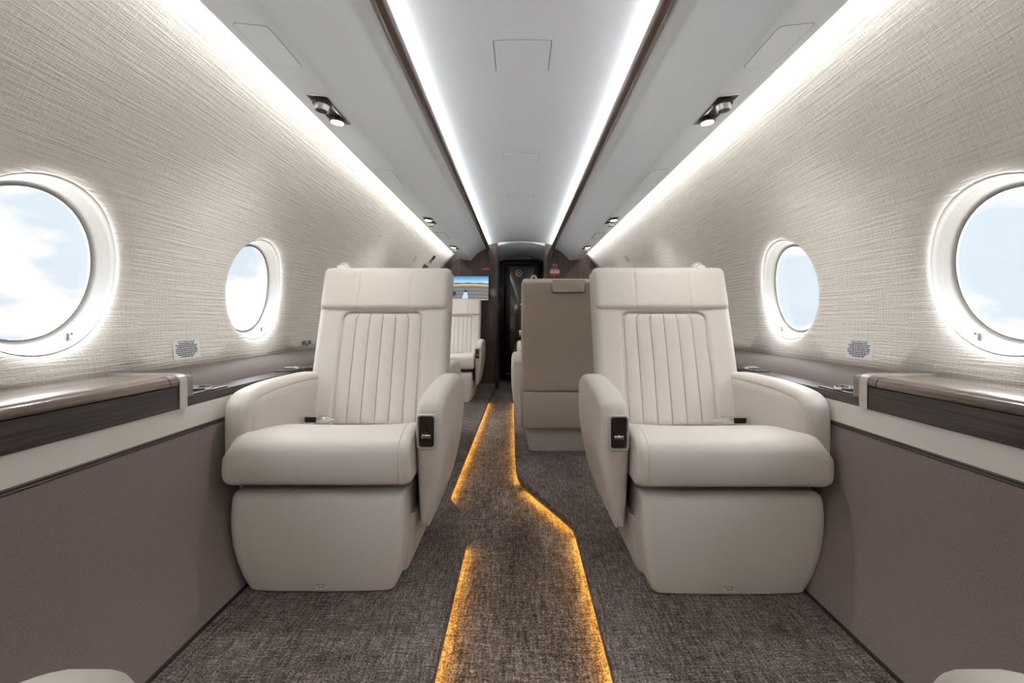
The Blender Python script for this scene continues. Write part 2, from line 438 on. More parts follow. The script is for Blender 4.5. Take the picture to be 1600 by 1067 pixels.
# ceiling: shallow vault, wooden rails, service panels
def vault(x): return 1.802-.30*x*x
pr = [(-.47+.94*k/24, vault(-.47+.94*k/24)) for k in range(25)]
struct(obj('ceiling', loft([[(x, y, z) for x, z in pr+[(p[0], p[1]+.02) for p in pr[::-1]]] for y in (YB, YF+.02)]), 'ceiling'))
for side, nm in ((-1, 'left'), (1, 'right')):
    # rail: rounded bar
    rp_ = [(.4045+.0215*math.cos(math.radians(a)), 1.704+.014*math.sin(math.radians(a))) for a in range(180, 361, 15)]
    trim(rp_+[(.426, 1.716), (.383, 1.716)], YB, YF-.02, side, 'woodrail')
    prof = catmull([(.428, 1.703), (.47, 1.690), (.53, 1.650), (.585, 1.600), (.618, 1.563), (.632, 1.5545)], 6)
    prof = [(v[0], v[1]) for v in prof]+[(.70, 1.5615), (.752, 1.5675), (.766, 1.571), (.772, 1.578), (.772, 1.590), (.764, 1.592), (.75, 1.580), (.66, 1.572), (.60, 1.615), (.47, 1.735), (.428, 1.735)]
    o = obj('ceiling_'+nm, sweep(prof, YB, YF-.02, side), 'psu', smooth=40); struct(o)
    # cove roofs
    trim([(.44, 1.735), (.60, 1.76), (.82, 1.71), (.80, 1.70), (.60, 1.735), (.44, 1.73)], YB, YF, side, 'white')
    s_ = obj('ceiling_light_strip', bmb((side*.414-.006, YB+.05, 1.7170), (side*.414+.006, YF-.05, 1.7225)), 'ledceil', smooth=0)
    tag(s_, 'long white cove light strip behind the %s wooden ceiling rail' % nm, 'light strip')
    bm = sweep([(.742, 1.594), (.758, 1.6005), (.757, 1.6065), (.741, 1.600)], YB+.05, YF-.05, side)
    s_ = obj('wall_light_strip', bm, 'ledwall', smooth=0)
    tag(s_, 'long white strip light above the %s service panel washing the wall' % nm, 'light strip')

# forward bulkhead, door lobby
bm = bmesh.new()
def bulk(side, xin):
    pts = [(xin, AZ), (.95, AZ), (1.17, .60), (1.17, .9)]+[(RW*math.cos(a)+.005, ZC+RW*math.sin(a)) for a in [TH1*k/10 for k in range(1, 11)]]+[(.60, 1.78), (.48, 1.82), (xin, 1.82)]
    return loft([[(side*x, y, z) for x, z in pts] for y in (YF, YF+.05)])
struct(obj('wall_front_left', bulk(-1, .285), 'woodv', smooth=0)); struct(obj('wall_front_right', bulk(1, .315), 'woodv', smooth=0))
struct(obj('wall_back', bmb((-1.25, YB-.05, AZ-.02), (1.25, YB, 1.9)), 'band', smooth=0))
# wedge closets outboard of the bulkhead
for side in (-1, 1):
    a = [(side*.790, YF-.06, 1.571), (side*1.15, YF-.11, 1.02), (side*1.15, YF-.11, .60), (side*.50, YF-.02, .60), (side*.50, YF-.02, 1.30), (side*.53, YF-.02, 1.33)]
    tn_[0] += 1
    bm = loft([a, [(x, YF-.005, z) for x, y, z in a]]); struct(obj('trim_%d' % tn_[0], bm, 'woodwedge_lit', smooth=30))
    e0, e1 = Vector((side*.790, YF-.062, 1.571)), Vector((side*.53, YF-.022, 1.33)); tn_[0] += 1
    struct(obj('trim_%d' % tn_[0], cyl(bmesh.new(), e0, e1, .006, n=8), 'woodlid'))
# hooked ends of the rails over the bulkhead
for side in (-1, 1):
    path = [(.405, YF-.03, 1.703), (.400, YF-.045, 1.66), (.388, YF-.045, 1.60), (.372, YF-.03, 1.53)]
    sp = catmull(path, 5); rings = []
    for i, c in enumerate(sp):
        r = .020*(1-.55*i/(len(sp)-1)); rings.append([(side*(c.x+r*math.cos(math.radians(q))), c.y+.02*math.sin(math.radians(q)), c.z) for q in range(0, 360, 45)])
    tn_[0] += 1; struct(obj('trim_%d' % tn_[0], loft(rings), 'woodrail'))
# lobby walls, lobby ceiling, door
tn_[0] += 1; struct(obj('wall_lobby_left', bmb((-.34, YF+.05, AZ), (-.29, 6.75, 1.86)), 'woodv', smooth=0))
struct(obj('wall_lobby_right', bmb((.32, YF+.05, AZ), (.37, 6.75, 1.86)), 'woodv', smooth=0))
G = []
for k in range(9):
    yy = YF+.01+.74*k/8; row = []
    for i in range(21):
        x = -.30+.63*i/20; e = (x-.015)/.31
        row.append((x, yy, 1.790-.10*math.sin(k/8*math.pi/2)-.055*e*e))
    G.append(row)
struct(obj('ceiling_lobby', skin(G, [[(p[0], p[1], p[2]+.02) for p in r] for r in G]), 'vest'))
d = obj('door_1', bmb((-.335, 6.72, AZ), (.365, 6.76, 1.66), .004), 'door', smooth=30); struct(d)
obj('door_panel', bmb((-.235, 6.705, .02), (.285, 6.72, 1.60), .05, 4), 'door', d)
bm = bmesh.new()
for a, b_ in ((.036, .041),):
    rg = lambda r, y: [(-.02+r*math.cos(2*math.pi*k/40), y, 1.47+r*math.sin(2*math.pi*k/40)) for k in range(40)]
    loft([rg(a, 6.704), rg(a, 6.699), rg(b_, 6.699), rg(b_, 6.704)], cap=False, bm=bm)
cyl(bm, (-.02, 6.705, 1.47), (-.02, 6.700, 1.47), .007)
obj('door_emblem', bm, 'brass', d)
obj('door_handle', bmb((-.005, 6.69, 1.01), (.05, 6.705, 1.035), .004), 'chrome', d)
obj('door_latch', bmb((-.02, 6.68, .56), (.04, 6.705, .66), .006), 'chrome', d)
for x0, x1, z1, mt in ((-.315, -.290, 1.74, 'woodv'), (-.2895, -.277, 1.74, 'gun'), (.305, .3165, 1.64, 'woodv'), (.317, .345, 1.64, 'woodrail'), (.301, .305, 1.6, 'brass')):
    tn_[0] += 1; struct(obj('trim_%d' % tn_[0], bmb((x0, YF-.03, AZ), (x1, YF+.03, z1), .003), mt, smooth=30))
tn_[0] += 1; struct(obj('trim_%d' % tn_[0], bmb((-.30, 6.66, 1.655), (.33, 6.75, 1.72), .004), 'woodv', smooth=30))

# ================================================================== ARMCHAIR (local: faces -y, +x = aisle side)
def back_y(z): return .55+.20*max(0, (z-.38)/.66)**1.12
def make_chair():
    root = empty('armchair')
    # --- base
    rings = []
    for z, x0, x1, y0, y1 in ((0, -.215, .228, .155, .56), (.02, -.222, .236, .150, .565), (.10, -.235, .252, .135, .585), (.17, -.24, .262, .12, .60), (.20, -.24, .262, .12, .60)):
        rings.append([(x, y, z) for x, y in rrect((x0+x1)/2, (y0+y1)/2, x1-x0, y1-y0, .035)])
    obj('seat_base', loft(rings), 'leather', root)
    # --- backrest
    zs = sorted(spread(.30, 1.035, .03, 26, 6)+[.812+.004*k+.0007 for k in range(11)]); us = sorted(spread(-1, 1, .12, 20, 7)+[sg_*(.46+.0065*k) for k in range(34) for sg_ in (-1, 1)])
    def hw(z): return .283-(.022-math.sqrt(max(0, .022**2-max(0, z-1.013)**2)))
    F, B = [], []
    for z in zs:
        fr, bk = [], []
        for u in us:
            x = .005+u*hw(z); dx = (1-abs(u))*.283; dz = min(z-.30, 1.035-z)
            q = math.hypot(max(0, .034-dx)/.034, max(0, .030-dz)/.030)
            y = back_y(z)+.032*qround(q)-.006*(abs(u)**2.2)*(1 if abs(u) < .9 else max(0, (1-abs(u))/.1)**.5)
            th_ = .174-(.040-math.sqrt(max(0, .040**2-max(0, z-.810)**2))) if z < .850 else -1
            y -= .013*(1-qround(max(0, th_+.018-abs(u)*.283)/.018) if abs(u)*.283 > th_ else 0)*min(1, max(0, (z-.36)/.06))
            fr.append((x, y, z))
            q2 = math.hypot(max(0, .02-dx)/.02, max(0, .02-dz)/.02)
            bk.append((x, back_y(z)+.105-.018*qround(q2), z))
        F.append(fr); B.append(bk)
    br = obj('backrest', skin(F, B), 'leather', root, smooth=50)
    # --- channelled insert
    zi = spread(.385, .849, .03, 24, 8); NCH = 6
    uu = []
    for c in range(NCH):
        for k in range(9): uu.append(-1+2*(c+(1-math.cos(math.pi*k/9))/2)/NCH)
    uu.append(1)
    F, B = [], []
    for z in zi:
        cr = max(0, z-(.849-.042)); w_ = .171-(.042-math.sqrt(max(0, .042**2-cr*cr)))
        fr, bk = [], []
        for u in uu:
            f = (u+1)/2*NCH; f -= math.floor(min(f, NCH-1e-6)); pil = math.sqrt(max(0, 1-(2*f-1)**2))
            dx = (1-abs(u))*w_; dz = min(z-.385, .849-z); q = math.hypot(max(0, .009-dx)/.009, max(0, .012-dz)/.012)
            y = back_y(z)-.010*pil**.7*(1-.85*max(0, 1-dz/.03)**2)+.018*qround(q)-.002
            fr.append((.003+u*w_, y, z)); bk.append((.003+u*w_, back_y(z)+.03, z))
        F.append(fr); B.append(bk)
    obj('back_insert', skin(F, B), 'leather', root, smooth=40)
    # --- headrest
    zh = spread(.858, 1.048, .028, 10, 7)
    F, B = [], []
    uh = []
    for lo, hi in ((-1, -.42), (-.42, .40), (.40, 1)):
        for k in range(16):
            uh.append(lo+(hi-lo)*(1-math.cos(math.pi*k/16))/2)
    uh.append(1)
    for z in zh:
        w_ = .279-(.02-math.sqrt(max(0, .02**2-max(0, z-1.028)**2)))
        fr, bk = [], []
        for u in uh:
            dx = (1-abs(u))*w_; dz = min(z-.858, 1.048-z)
            q = math.hypot(max(0, .026-dx)/.026, max(0, .026-dz)/.026)
            g = sum(math.exp(-((u-c)*.279/.0035)**2) for c in (-.42, .40))
            y = back_y(z)-.028+.030*qround(q)+.0035*g-.005*math.cos(u*1.2)
            fr.append((.005+u*w_, y, z)); bk.append((.005+u*w_, back_y(z)+.060-.012*qround(q), z))
        F.append(fr); B.append(bk)
    obj('headrest', skin(F, B), 'leather', root, smooth=50)
    # --- rear panel, lower skirt, stowage handle and coat loop (seen from behind)
    zr = spread(.385, 1.03, .015, 14, 4); ur = spread(-1, 1, .06, 12, 4)
    F, B = [], []
    for z in zr:
        fr, bk = [], []
        for u in ur:
            q = math.hypot(max(0, .016-(1-abs(u))*.274)/.016, max(0, .015-min(z-.385, 1.03-z))/.015)
            fr.append((.005+u*.274, back_y(z)+.118-.014*qround(q)+.012*(1-u*u)*.6, z)); bk.append((.005+u*.274, back_y(z)+.09, z))
        F.append(fr); B.append(bk)
    rp = obj('rear_panel', skin(F, B), 'leatherback_shaded', root, smooth=50)
    bm = bmesh.new()
    R = []
    for s_, dy in ((1.0, .0), (1.0, .012), (.97, .018), (.9, .019)):
        pts = rrect(-.02, 1.000, .215*s_, .064*(.5+.5*s_) if s_ < 1 else .064, .014)
        R.append([(x, back_y(1.0)+.116+dy, z) for x, z in pts])
    loft(R, bm=bm); obj('tray_handle', bm, 'leatherback_shaded', rp, smooth=40)
    obj('handle_seam', loft([[(x, back_y(1.0)+.116+dy, z) for x, z in rrect(-.02, .9995, .221, .069, .015)] for dy in (0, .0125)]), 'piping', rp, smooth=0)
    pts = catmull([(-.0, 1.030), (-.022, 1.040), (-.014, 1.062), (0, 1.066), (.014, 1.062), (.022, 1.040), (0, 1.030)], 4)[:-1]
    rings = []
    for dy, ins in ((0, 0), (.008, 0)):
        rings.append([(.205+p.x, back_y(1.03)+.085+dy, p.y) for p in pts])
    cen = Vector((0, 1.046)); inner = [[(.205+p.x*.45, back_y(1.03)+.085+dy, cen.y+(p.y-cen.y)*.45) for p in pts] for dy in (.008, 0)]
    obj('coat_loop', loft(rings+inner+[rings[0]], cap=False), 'leather', root, smooth=30)
    zk = spread(.15, .385, .015, 6, 4); F, B = [], []
    for z in zk:
        fr, bk = [], []
        for u in ur:
            q = math.hypot(max(0, .02-(1-abs(u))*.274)/.02, max(0, .015-min(z-.15, .385-z))/.015)
            fr.append((.005+u*.274, .665-.03*max(0, (.385-z)/.235)**2-.018*qround(q), z)); bk.append((.005+u*.274, .56, z))
        F.append(fr); B.append(bk)
    obj('rear_skirt', skin(F, B), 'leatherback_shaded', root, smooth=50)
    # --- seat cushion: cross-sections swept across the seat, T-shaped nose on the wall side
    def section(x):
        s = max(0, min(1, abs(x)/.26)); lift = .012*s*s
        dr = .016*max(0, min(1, (-x-.15)/.086))**2; en = .048*max(0, (-x-.236)/.047)**2.0
        top = [(.010, .335), (.001, .362), (-.002, .40), (.003, .434-en*.5), (.020, .456-en), (.055, .467+lift*.6-en), (.11, .474+lift-dr), (.18, .468+lift-dr), (.28, .448+lift*.6-dr*.6), (.40, .420), (.52, .394), (.565, .380)]
        if x < -.236: top = top[:5]+[(.050, .4665-en+.006), (.0665, .452-en), (.068, .42-en*.5), (.068, .40), (.068, .37), (.066, .352)]
        bot = [(.56, .34), (.4, .335), (.2, .328), (.06, .325), (.025, .326)] if x >= -.236 else [(.062, .340), (.055, .330), (.045, .327), (.035, .325), (.025, .326)]
        return catmull(top+bot, 4, True)
    rings = []
    xsn = []
    x0, x1, r = -.283, .272, .030
    for k in range(8): xsn.append((x0+r*(1-math.cos(math.pi/2*k/7)), 1-.22*(1-math.sin(math.pi/2*k/7))))
    xsn.append((-.2372, 1)); xsn.append((-.2355, 1))
    for k in range(1, 26): xsn.append((-.2355+(.236+.2355)*k/26, 1))
    xsn += [(.2385, 1), (.240, .984), (.2415, 1)]
    for k in range(7): xsn.append((x1-.026*(1-math.sin(math.pi/2*k/6)) if False else x1-.026+.026*math.sin(math.pi/2*k/6), 1-.13*(1-math.cos(math.pi/2*k/6))))
    for x, s in xsn:
        sec = section(x); cy = .055 if x < -.236 else lin(x, [-.236, .3], [.2, .2]); cz = .40
        d = 1-s
        rg = []
        for p in sec:
            q = Vector((p.x, p.y))
            # shrink by an absolute margin so the rounding stays even
            mg = d*.11
            cc = Vector((max(min(q.x, .50), .05), max(min(q.y, .42), .37))) if x >= -.236 else Vector((.034, .40))
            dv = q-cc; ln = dv.length
            if ln > 1e-5: q = cc+dv*max(.05, (ln-mg)/ln)
            rg.append((x, q.x, q.y))
        rings.append(rg)
    obj('seat_cushion', loft(rings), 'leather', root, smooth=45)
    # --- leg rest
    rings = []
    Z_ = [0, .006, .02, .05, .09, .14, .19, .23, .26, .276, .282, .287, .291, .294]
    for z in Z_:
        xl = lin(z, [0, .02, .05, .09, .14, .2, .294], [-.228, -.236, -.250, -.264, -.276, -.283, -.283])
        xr = lin(z, [0, .02, .05, .09, .14, .2, .294], [.214, .221, .228, .236, .243, .247, .247])
        yf = lin(z, [0, .05, .14, .22, .26, .294], [.043, .036, .031, .033, .037, .046])
        e = .006*qround((.006-z)/.006) if z < .006 else (.016*qround((z-.276)/.018)) if z > .276 else 0
        yk = .21
        pts = []
        pts += [(xr-e, yk), (xr-e, yf+.045+e*.6)]
        pts += [(xr-e-.001, yf+.020+e), (xr-e-.005, yf+.007+e), (xr-e-.013, yf+.0015+e), (xr-e-.026, yf+.0002+e)]
        for k in range(1, 10): xx = xr-.034+(xl+.034-xr+.034)*k/10; pts.append((xx, yf+e-.006*(1-((xx-(xl+xr)/2)/((xr-xl)/2))**2)))
        pts += [(xl+e+.034, yf+.0005+e), (xl+e+.022, yf+.002+e), (xl+e+.010, yf+.010+e), (xl+e+.002, yf+.026+e), (xl+e, yf+.045+e*.6), (xl+e, yk)]
        rings.append([(x, y, z) for x, y in pts])
    lr = obj('leg_rest', loft(rings), 'leather', root, smooth=40)
    lb = obj('life_vest_label', bmb((-.012, .0328, .013), (.018, .0362, .028)), 'labelcream', lr, smooth=0)
    lb['label'] = 'small cream label reading LIFE VEST INSIDE'
    mw = lambda z: Matrix.Translation((.003, .0326, z)) @ Matrix.Rotation(math.pi/2, 4, 'X')
    textmesh('label_text', 'LIFE VEST\nINSIDE', .0072, 'ink', lr, mw(.0228))
    # --- armrests
    def arm(outline, xin, xout, curl, name):
        ol = catmull(outline, 5, True); n = len(ol)
        cen = sum(ol, Vector((0, 0)))/n
        nrm = []
        for i in range(n):
            tg = (ol[(i+1) % n]-ol[i-1]).normalized(); nv = Vector((tg.y, -tg.x))
            if nv.dot(cen-ol[i]) < 0: nv = -nv
            nrm.append(nv)
        r = .026; rings = []
        def ring(ins, x, face):
            out = []
            for p, nv in zip(ol, nrm):
                q = p+nv*ins
                dx = 0
                if face > .5: dx = -curl*max(0, (.47-q.y)/.32)**1.7*math.copysign(1, xout-xin)
                if face > .2 and face < .8: dx = -.5*curl*max(0, (.47-q.y)/.32)**1.7*math.copysign(1, xout-xin)
                out.append((x+dx, q.x, q.y))
            return out
        sg = math.copysign(1, xout-xin)
        def shrink(rg, s):
            c = Vector((0, 0, 0))
            for p in rg: c += Vector(p)
            c /= len(rg); return [tuple(c+(Vector(p)-c)*s) for p in rg]
        inner = [ring(r*(1-math.cos(a)), xin+sg*r*(1-math.sin(a)), 0) for a in [math.pi/2*k/5 for k in range(6)]]
        last = ring(.030, xin, 0)
        inner += [ring(.0275, xin+sg*.0012, 0), ring(.029, xin, 0)]
        inn = [shrink(inner[-1], s) for s in (.8, .6, .4, .2)]
        outer = [ring(r*(1-math.cos(a)), xout-sg*r*(1-math.sin(a)), 1) for a in [math.pi/2*k/5 for k in range(6)]]
        out_ = [shrink(outer[-1], s) for s in (.8, .6, .4, .2)]
        return obj(name, loft(inn[::-1]+inner[::-1]+outer+out_), 'leather', root, smooth=50)
    o1 = [(.137, .158), (.118, .21), (.092, .30), (.076, .39), (.070, .47), (.069, .515), (.076, .545), (.10, .568), (.16, .586), (.28, .597), (.42, .603), (.53, .600), (.60, .585), (.64, .555), (.655, .50), (.655, .36), (.648, .24), (.62, .165), (.52, .15), (.35, .148), (.2, .150)]
    arm(o1, .276, .359, .055, 'armrest')
    o2 = [(.11, .345), (.078, .355), (.070, .385), (.068, .46), (.069, .525), (.078, .560), (.11, .588), (.18, .600), (.30, .606), (.45, .606), (.58, .602), (.63, .585), (.652, .55), (.655, .47), (.655, .34), (.645, .23), (.60, .20), (.4, .195), (.2, .195)]
    arm(o2, -.238, -.318, .0, 'armrest')
    # --- recline control on the aisle arm
    bm = bmesh.new(); cx, cz = .3105, .475
    rr = lambda w_, h_, rad, y: [(x, y, z) for x, z in rrect(cx, cz, w_, h_, rad)]
    loft([rr(.060, .108, .012, .085), rr(.060, .108, .012, .063), rr(.057, .105, .011, .0600), rr(.050, .098, .010, .0600), rr(.046, .094, .008, .0635), rr(.045, .093, .008, .0675)], cap=False, bm=bm)
    bz = obj('control_bezel', bm, 'satin', root, smooth=40); bz['label'] = 'nickel recline control bezel on the armrest front'
    obj('control_plate', bmb((cx-.0235, .0665, cz-.047), (cx+.0235, .080, cz+.047)), 'gun', bz)
    obj('control_slot', bmb((cx-.003, .0656, cz-.006), (cx+.003, .068, cz+.034), .0008), 'black', bz)
    obj('control_slider', bmb((cx-.0145, .056, cz-.018), (cx+.0145, .068, cz-.006), .003), 'chrome', bz)
    obj('control_pocket', bmb((cx-.0165, .0656, cz-.040), (cx+.0165, .068, cz-.034), .0008), 'black', bz)
    # --- seat belt lying by the wall arm
    BZ = .014; sb = obj('seat_belt', bmb((-.226, .425, .410+BZ), (-.176, .447, .432+BZ), .004), 'web', root, smooth=30)
    bm = bmesh.new()
    sec = lambda x, hy, hz: [(x, .436+y, .4195+BZ+z) for y, z in rrect(0, 0, 2*hy, 2*hz, min(hy, hz)*.55, 3)]
    loft([sec(-.182, .012, .010), sec(-.178, .016, .0135), sec(-.160, .018, .014), sec(-.145, .017, .012), sec(-.134, .012, .007), sec(-.131, .008, .004)], bm=bm)
    loft([sec(-.136, .010, .004), sec(-.122, .012, .0055), sec(-.108, .004, .002)], bm=bm)
    obj('belt_buckle', bm, 'chrome', sb, smooth=40)
    fr_ = lambda w_, h_, y: [(x, y, z) for x, z in rrect(-.201, .421+BZ, w_, h_, .004, 3)]
    bm = loft([fr_(.054, .027, .4265), fr_(.054, .027, .4225), fr_(.048, .021, .4225), fr_(.048, .021, .4265), fr_(.054, .027, .4265)], cap=False)
    obj('buckle_rim', bm, 'satin', sb)
    return root

chair = make_chair()
GC = 'cream leather cabin armchairs'
chair.location = (-.605, 1.38, 0)
tag(chair, 'cream leather armchair facing us in the left foreground, nearest on that side', 'armchair', GC)
def place(loc, sc, rz, label):
    c = copy_tree(chair); c.location = loc; c.scale = sc; c.rotation_euler = (0, 0, rz); return tag(c, label, 'armchair', GC)
place((.612, 1.365, 0), (-1.04, 1, 1), 0, 'cream leather armchair facing us in the right foreground, nearest on that side')
place((.245, 3.50, 0), (.85, 1, 1), math.pi, 'armchair with its smooth taupe back turned to us beside the aisle')
place((-.70, 3.48, 0), (-.75, 1, .9), math.pi, 'armchair facing away, hidden behind the near left chair but for an armrest edge')
place((-.68, 4.60, 0), (.82, 1, 1), 0, 'small distant cream armchair facing us below the television on the left')
place((.26, 4.25, 0), (-.82, 1, 1), 0, 'distant armchair facing us, mostly hidden behind the turned-away chair')
CH_AFT = []
for sd, lb in ((-1, 'armchair of which only an armrest top shows at the lower left corner'), (1, 'armchair of which only an armrest top shows at the lower right corner')):
    c = place((sd*.597, .439, 0), (-sd*.0+(-.85 if sd < 0 else .85), 1, 1), math.pi, lb); CH_AFT.append(c)
# aft pair is slid back under its own cushion: nudge its cushion and leg rest rearward
for c in CH_AFT:
    for ch in c.children:
        if ch.name.startswith(('seat_cushion', 'leg_rest')): ch.location.y = .17

# ================================================================== SIDE LEDGE CABINETS
for side, nm in ((-1, 'left'), (1, 'right')):
    r = empty('ledge_cabinet', (side*1.04, .0, .598))
    tag(r, 'dark glossy veneer ledge cabinet with hinged lid along the %s wall' % nm, 'cabinet', 'veneer ledge cabinets')
    def P(name, bm, mat, smooth=35):
        for v in bm.verts: v.co -= Vector((side*1.04, 0, .598))
        return obj(name, bm, mat, r, smooth)
    P('body', sweep([(.9435, .5725), (.9425, .600), (.944, .634), (.956, .636), (1.128, .648), (1.128, .600), (1.03, .600), (.953, .599), (.952, .5725)], -2.2, 1.296, side), 'wood')
    lidp = [(.9445, .6365), (.942, .640), (.9415, .648), (.946, .657), (.955, .6625), (.968, .665), (1.02, .6655), (1.145, .665), (1.145, .650), (1.0, .640), (.957, .638)]
    P('lid', sweep(lidp, -2.2, 1.262, side), 'woodlid')
    P('lid_end', sweep(lidp, 1.2655, 1.296, side), 'woodlid')
    grow = [(.940, .5725), (.940, .640), (.9405, .650), (.945, .660), (.955, .6655), (.968, .668), (1.145, .668), (1.145, .60), (.953, .599), (.953, .5725)]
    P('metal_trim', sweep(grow, 1.296, 1.326, side), 'nickel', 25)
    endp = [(.945, .600), (.945, .640), (.9465, .648), (.951, .657), (.960, .662), (.97, .664), (1.13, .664), (1.13, .600)]
    rings = []
    for y, k in ((1.326, 0), (1.350, 0), (1.358, .003), (1.364, .009), (1.366, .018)):
        rings.append([(side*min(max(x, .945+k*.6), 1.13), y, min(z, .664-k)) for x, z in endp])
    P('end_cap', loft(rings), 'greyleather')
    # cup holders on the open ledge
    for j, (y0, y1) in enumerate(((1.375, 1.545), (1.98, 2.15))):
        c = empty('cup_holder', (side*1.0, (y0+y1)/2, .598))
        tag(c, 'chrome-rimmed cup holder sunk in the %s ledge, %s' % (nm, 'beside the near %s armrest' % nm if j == 0 else 'mostly behind the %s armchair back' % nm), 'cup holder', 'ledge cup holders')
        hy = (y1-y0)/2
        rr = lambda w_, h_, rad, z: [(x, y, z) for x, y in rrect(0, 0, w_, h_, rad)]
        cr = lambda r_, z: [(r_*math.cos(2*math.pi*k/40), r_*math.sin(2*math.pi*k/40), z) for k in range(40)]
        obj('holder_plate', loft([rr(.078, 2*hy, .006, .0003), rr(.078, 2*hy, .006, .004), rr(.072, 2*hy-.006, .005, .0055)]), 'gun', c)
        obj('holder_rim', loft([cr(.0365, .0056), cr(.0370, .011), cr(.0355, .0135), cr(.0325, .0125), cr(.0315, .0058)], cap=False), 'chrome', c)
        obj('holder_well', loft([cr(.0316, .0058), cr(.0316, .0072)]), 'black', c)

# ================================================================== CEILING FITTINGS
# overhead service units on the tilted strip between (.632,1.5545) and (.752,1.5675)
TILT = math.atan2(1.5675-1.5545, .752-.632)
def strip_frame(side, x, y):
    z = 1.5545+(x-.632)*math.tan(TILT)
    o = empty('reading_light_unit', (side*x, y, z)); o.rotation_euler = (0, -side*TILT, 0); return o
def make_unit(side, y, flip, label, aim=(0, 0)):
    o = strip_frame(side, .682, y); o.name = 'reading_light_unit'
    tag(o, label, 'reading light', 'overhead reading light and air vent units')
    rr = lambda w_, l_, rad, z: [(x, yy, z) for x, yy in rrect(0, 0, w_, l_, rad)]
    obj('bezel', loft([rr(.076, .236, .010, .002), rr(.076, .236, .010, -.0025), rr(.070, .230, .008, -.003), rr(.068, .228, .008, -.0008)], cap=False), 'nickel', o)
    obj('recess', bmb((-.035, -.115, -.0012), (.035, .115, .001)), 'gun', o)
    bm = bmesh.new(); add_box(bm, (-side*.024-.006, -.075, -.006), (-side*.024+.006, .075, -.001), .003)
    obj('finger_bar', bm, 'chrome', o)
    k = -1 if flip else 1
    bm = bmesh.new(); cyl(bm, (0, -.066*k, 0), (0, -.066*k, -.012), .033, .031); obj('vent_collar', bm, 'black', o)
    bm = bmesh.new(); cyl(bm, (0, -.066*k, -.010), (0, -.066*k, -.032), .025, .0235); v = obj('air_nozzle', bm, 'nickel', o)
    bm = bmesh.new(); cyl(bm, (0, -.066*k, -.031), (0, -.066*k, -.0335), .0185); obj('nozzle_core', bm, 'black', v)
    bm = bmesh.new(); cyl(bm, (0, .07*k, 0), (0, .07*k, -.016), .030, .027); l = obj('lamp_housing', bm, 'black', o)
    bm = bmesh.new(); cyl(bm, (0, .07*k, -.014), (0, .07*k, -.0175), .0225); obj('lamp_lens', bm, 'read', l)
    ld = bpy.data.lights.new('reading_beam', 'SPOT'); ld.energy = READ_W; ld.spot_size = math.radians(135); ld.spot_blend = 1.0; ld.shadow_soft_size = .022; ld.color = (1, .97, .93)
    lo = bpy.data.objects.new('reading_beam', ld); COL.objects.link(lo); lo.parent = o; lo.location = (0, .07*k, -.022); lo.rotation_euler = (aim[0], -side*aim[1], 0)
for side, nm in ((-1, 'left'), (1, 'right')):
    make_unit(side, 1.68, False, 'large nearest overhead reading light and air vent on the %s service strip' % nm)
    make_unit(side, 3.56, True, 'middle-distance overhead reading light and air vent on the %s service strip' % nm)
    make_unit(side, 4.90, True, 'farthest small reading light and air vent on the %s strip near the bulkhead' % nm)
    make_unit(side, -.62, True, 'added fill light, out of view, built as a reading light unit over the rearmost %s armchair' % nm, (math.radians(38), 0))  # extra unseen unit tilted forward to brighten seats and footwells
    for j, (y, w_, l_) in enumerate(((1.29, .094, .20), (2.47, .09, .24), (4.22, .085, .30))):
        o = strip_frame(side, .690, y); o.name = 'drop_panel'
        tag(o, ('near flush oxygen drop panel with rounded corners on the %s strip ahead of the camera' % nm,
                'flush oxygen drop panel beyond the nearest reading light on the %s strip' % nm,
                'dark-outlined square panel between two far reading lights on the %s strip' % nm)[j], 'panel', 'flush overhead panels')
        rr = lambda w2, l2, rad, z: [(x, yy, z) for x, yy in rrect(0, 0, w2, l2, rad)]
        obj('outline', loft([rr(w_, l_, .014, .001), rr(w_, l_, .014, -.0006)]), 'gap' if j == 2 else 'pgrey', o, smooth=0)
        e = .010 if j == 2 else .0035
        obj('flap', loft([rr(w_-e, l_-e*(2 if j == 2 else 1), .013, 0), rr(w_-e, l_-e*(2 if j == 2 else 1), .013, -.0012)]), 'psu', o, smooth=0)
# ceiling hatches down the centre line
for j, (y, l_, w_) in enumerate(((1.768, .205, .208), (2.895, .17, .215), (3.78, .17, .215), (4.68, .17, .215), )):
    o = empty('ceiling_hatch', (0, y, 1.80))
    tag(o, ('largest and nearest flush hatch in the centre of the ceiling', 'second flush ceiling hatch along the centre line', 'third flush ceiling hatch along the centre line', 'small farthest flush ceiling hatch near the lobby')[j], 'hatch', 'ceiling hatches')
    def patch(w2, l2, dz0, dz1, nx=14):
        F = [[(-w2/2+w2*i/nx, -l2/2+l2*k, vault(-w2/2+w2*i/nx)-1.80+dz0) for i in range(nx+1)] for k in range(2)]
        B = [[(p[0], p[1], p[2]-dz0+dz1) for p in r_] for r_ in F]
        return skin(F, B)
    obj('hatch_gap', patch(w_, l_, .002, -.0006), 'gap' if j == 0 else 'pgrey', o, smooth=0)
    obj('hatch_panel', patch(w_-.006, l_-.0025, .002, -.0022), 'ceiling', o, smooth=30)

# ================================================================== BULKHEAD FITTINGS
def px(x, y, Y): return (CAMX+(x-811.5)/740*Y, CAMZ-(y-498)/740*Y)
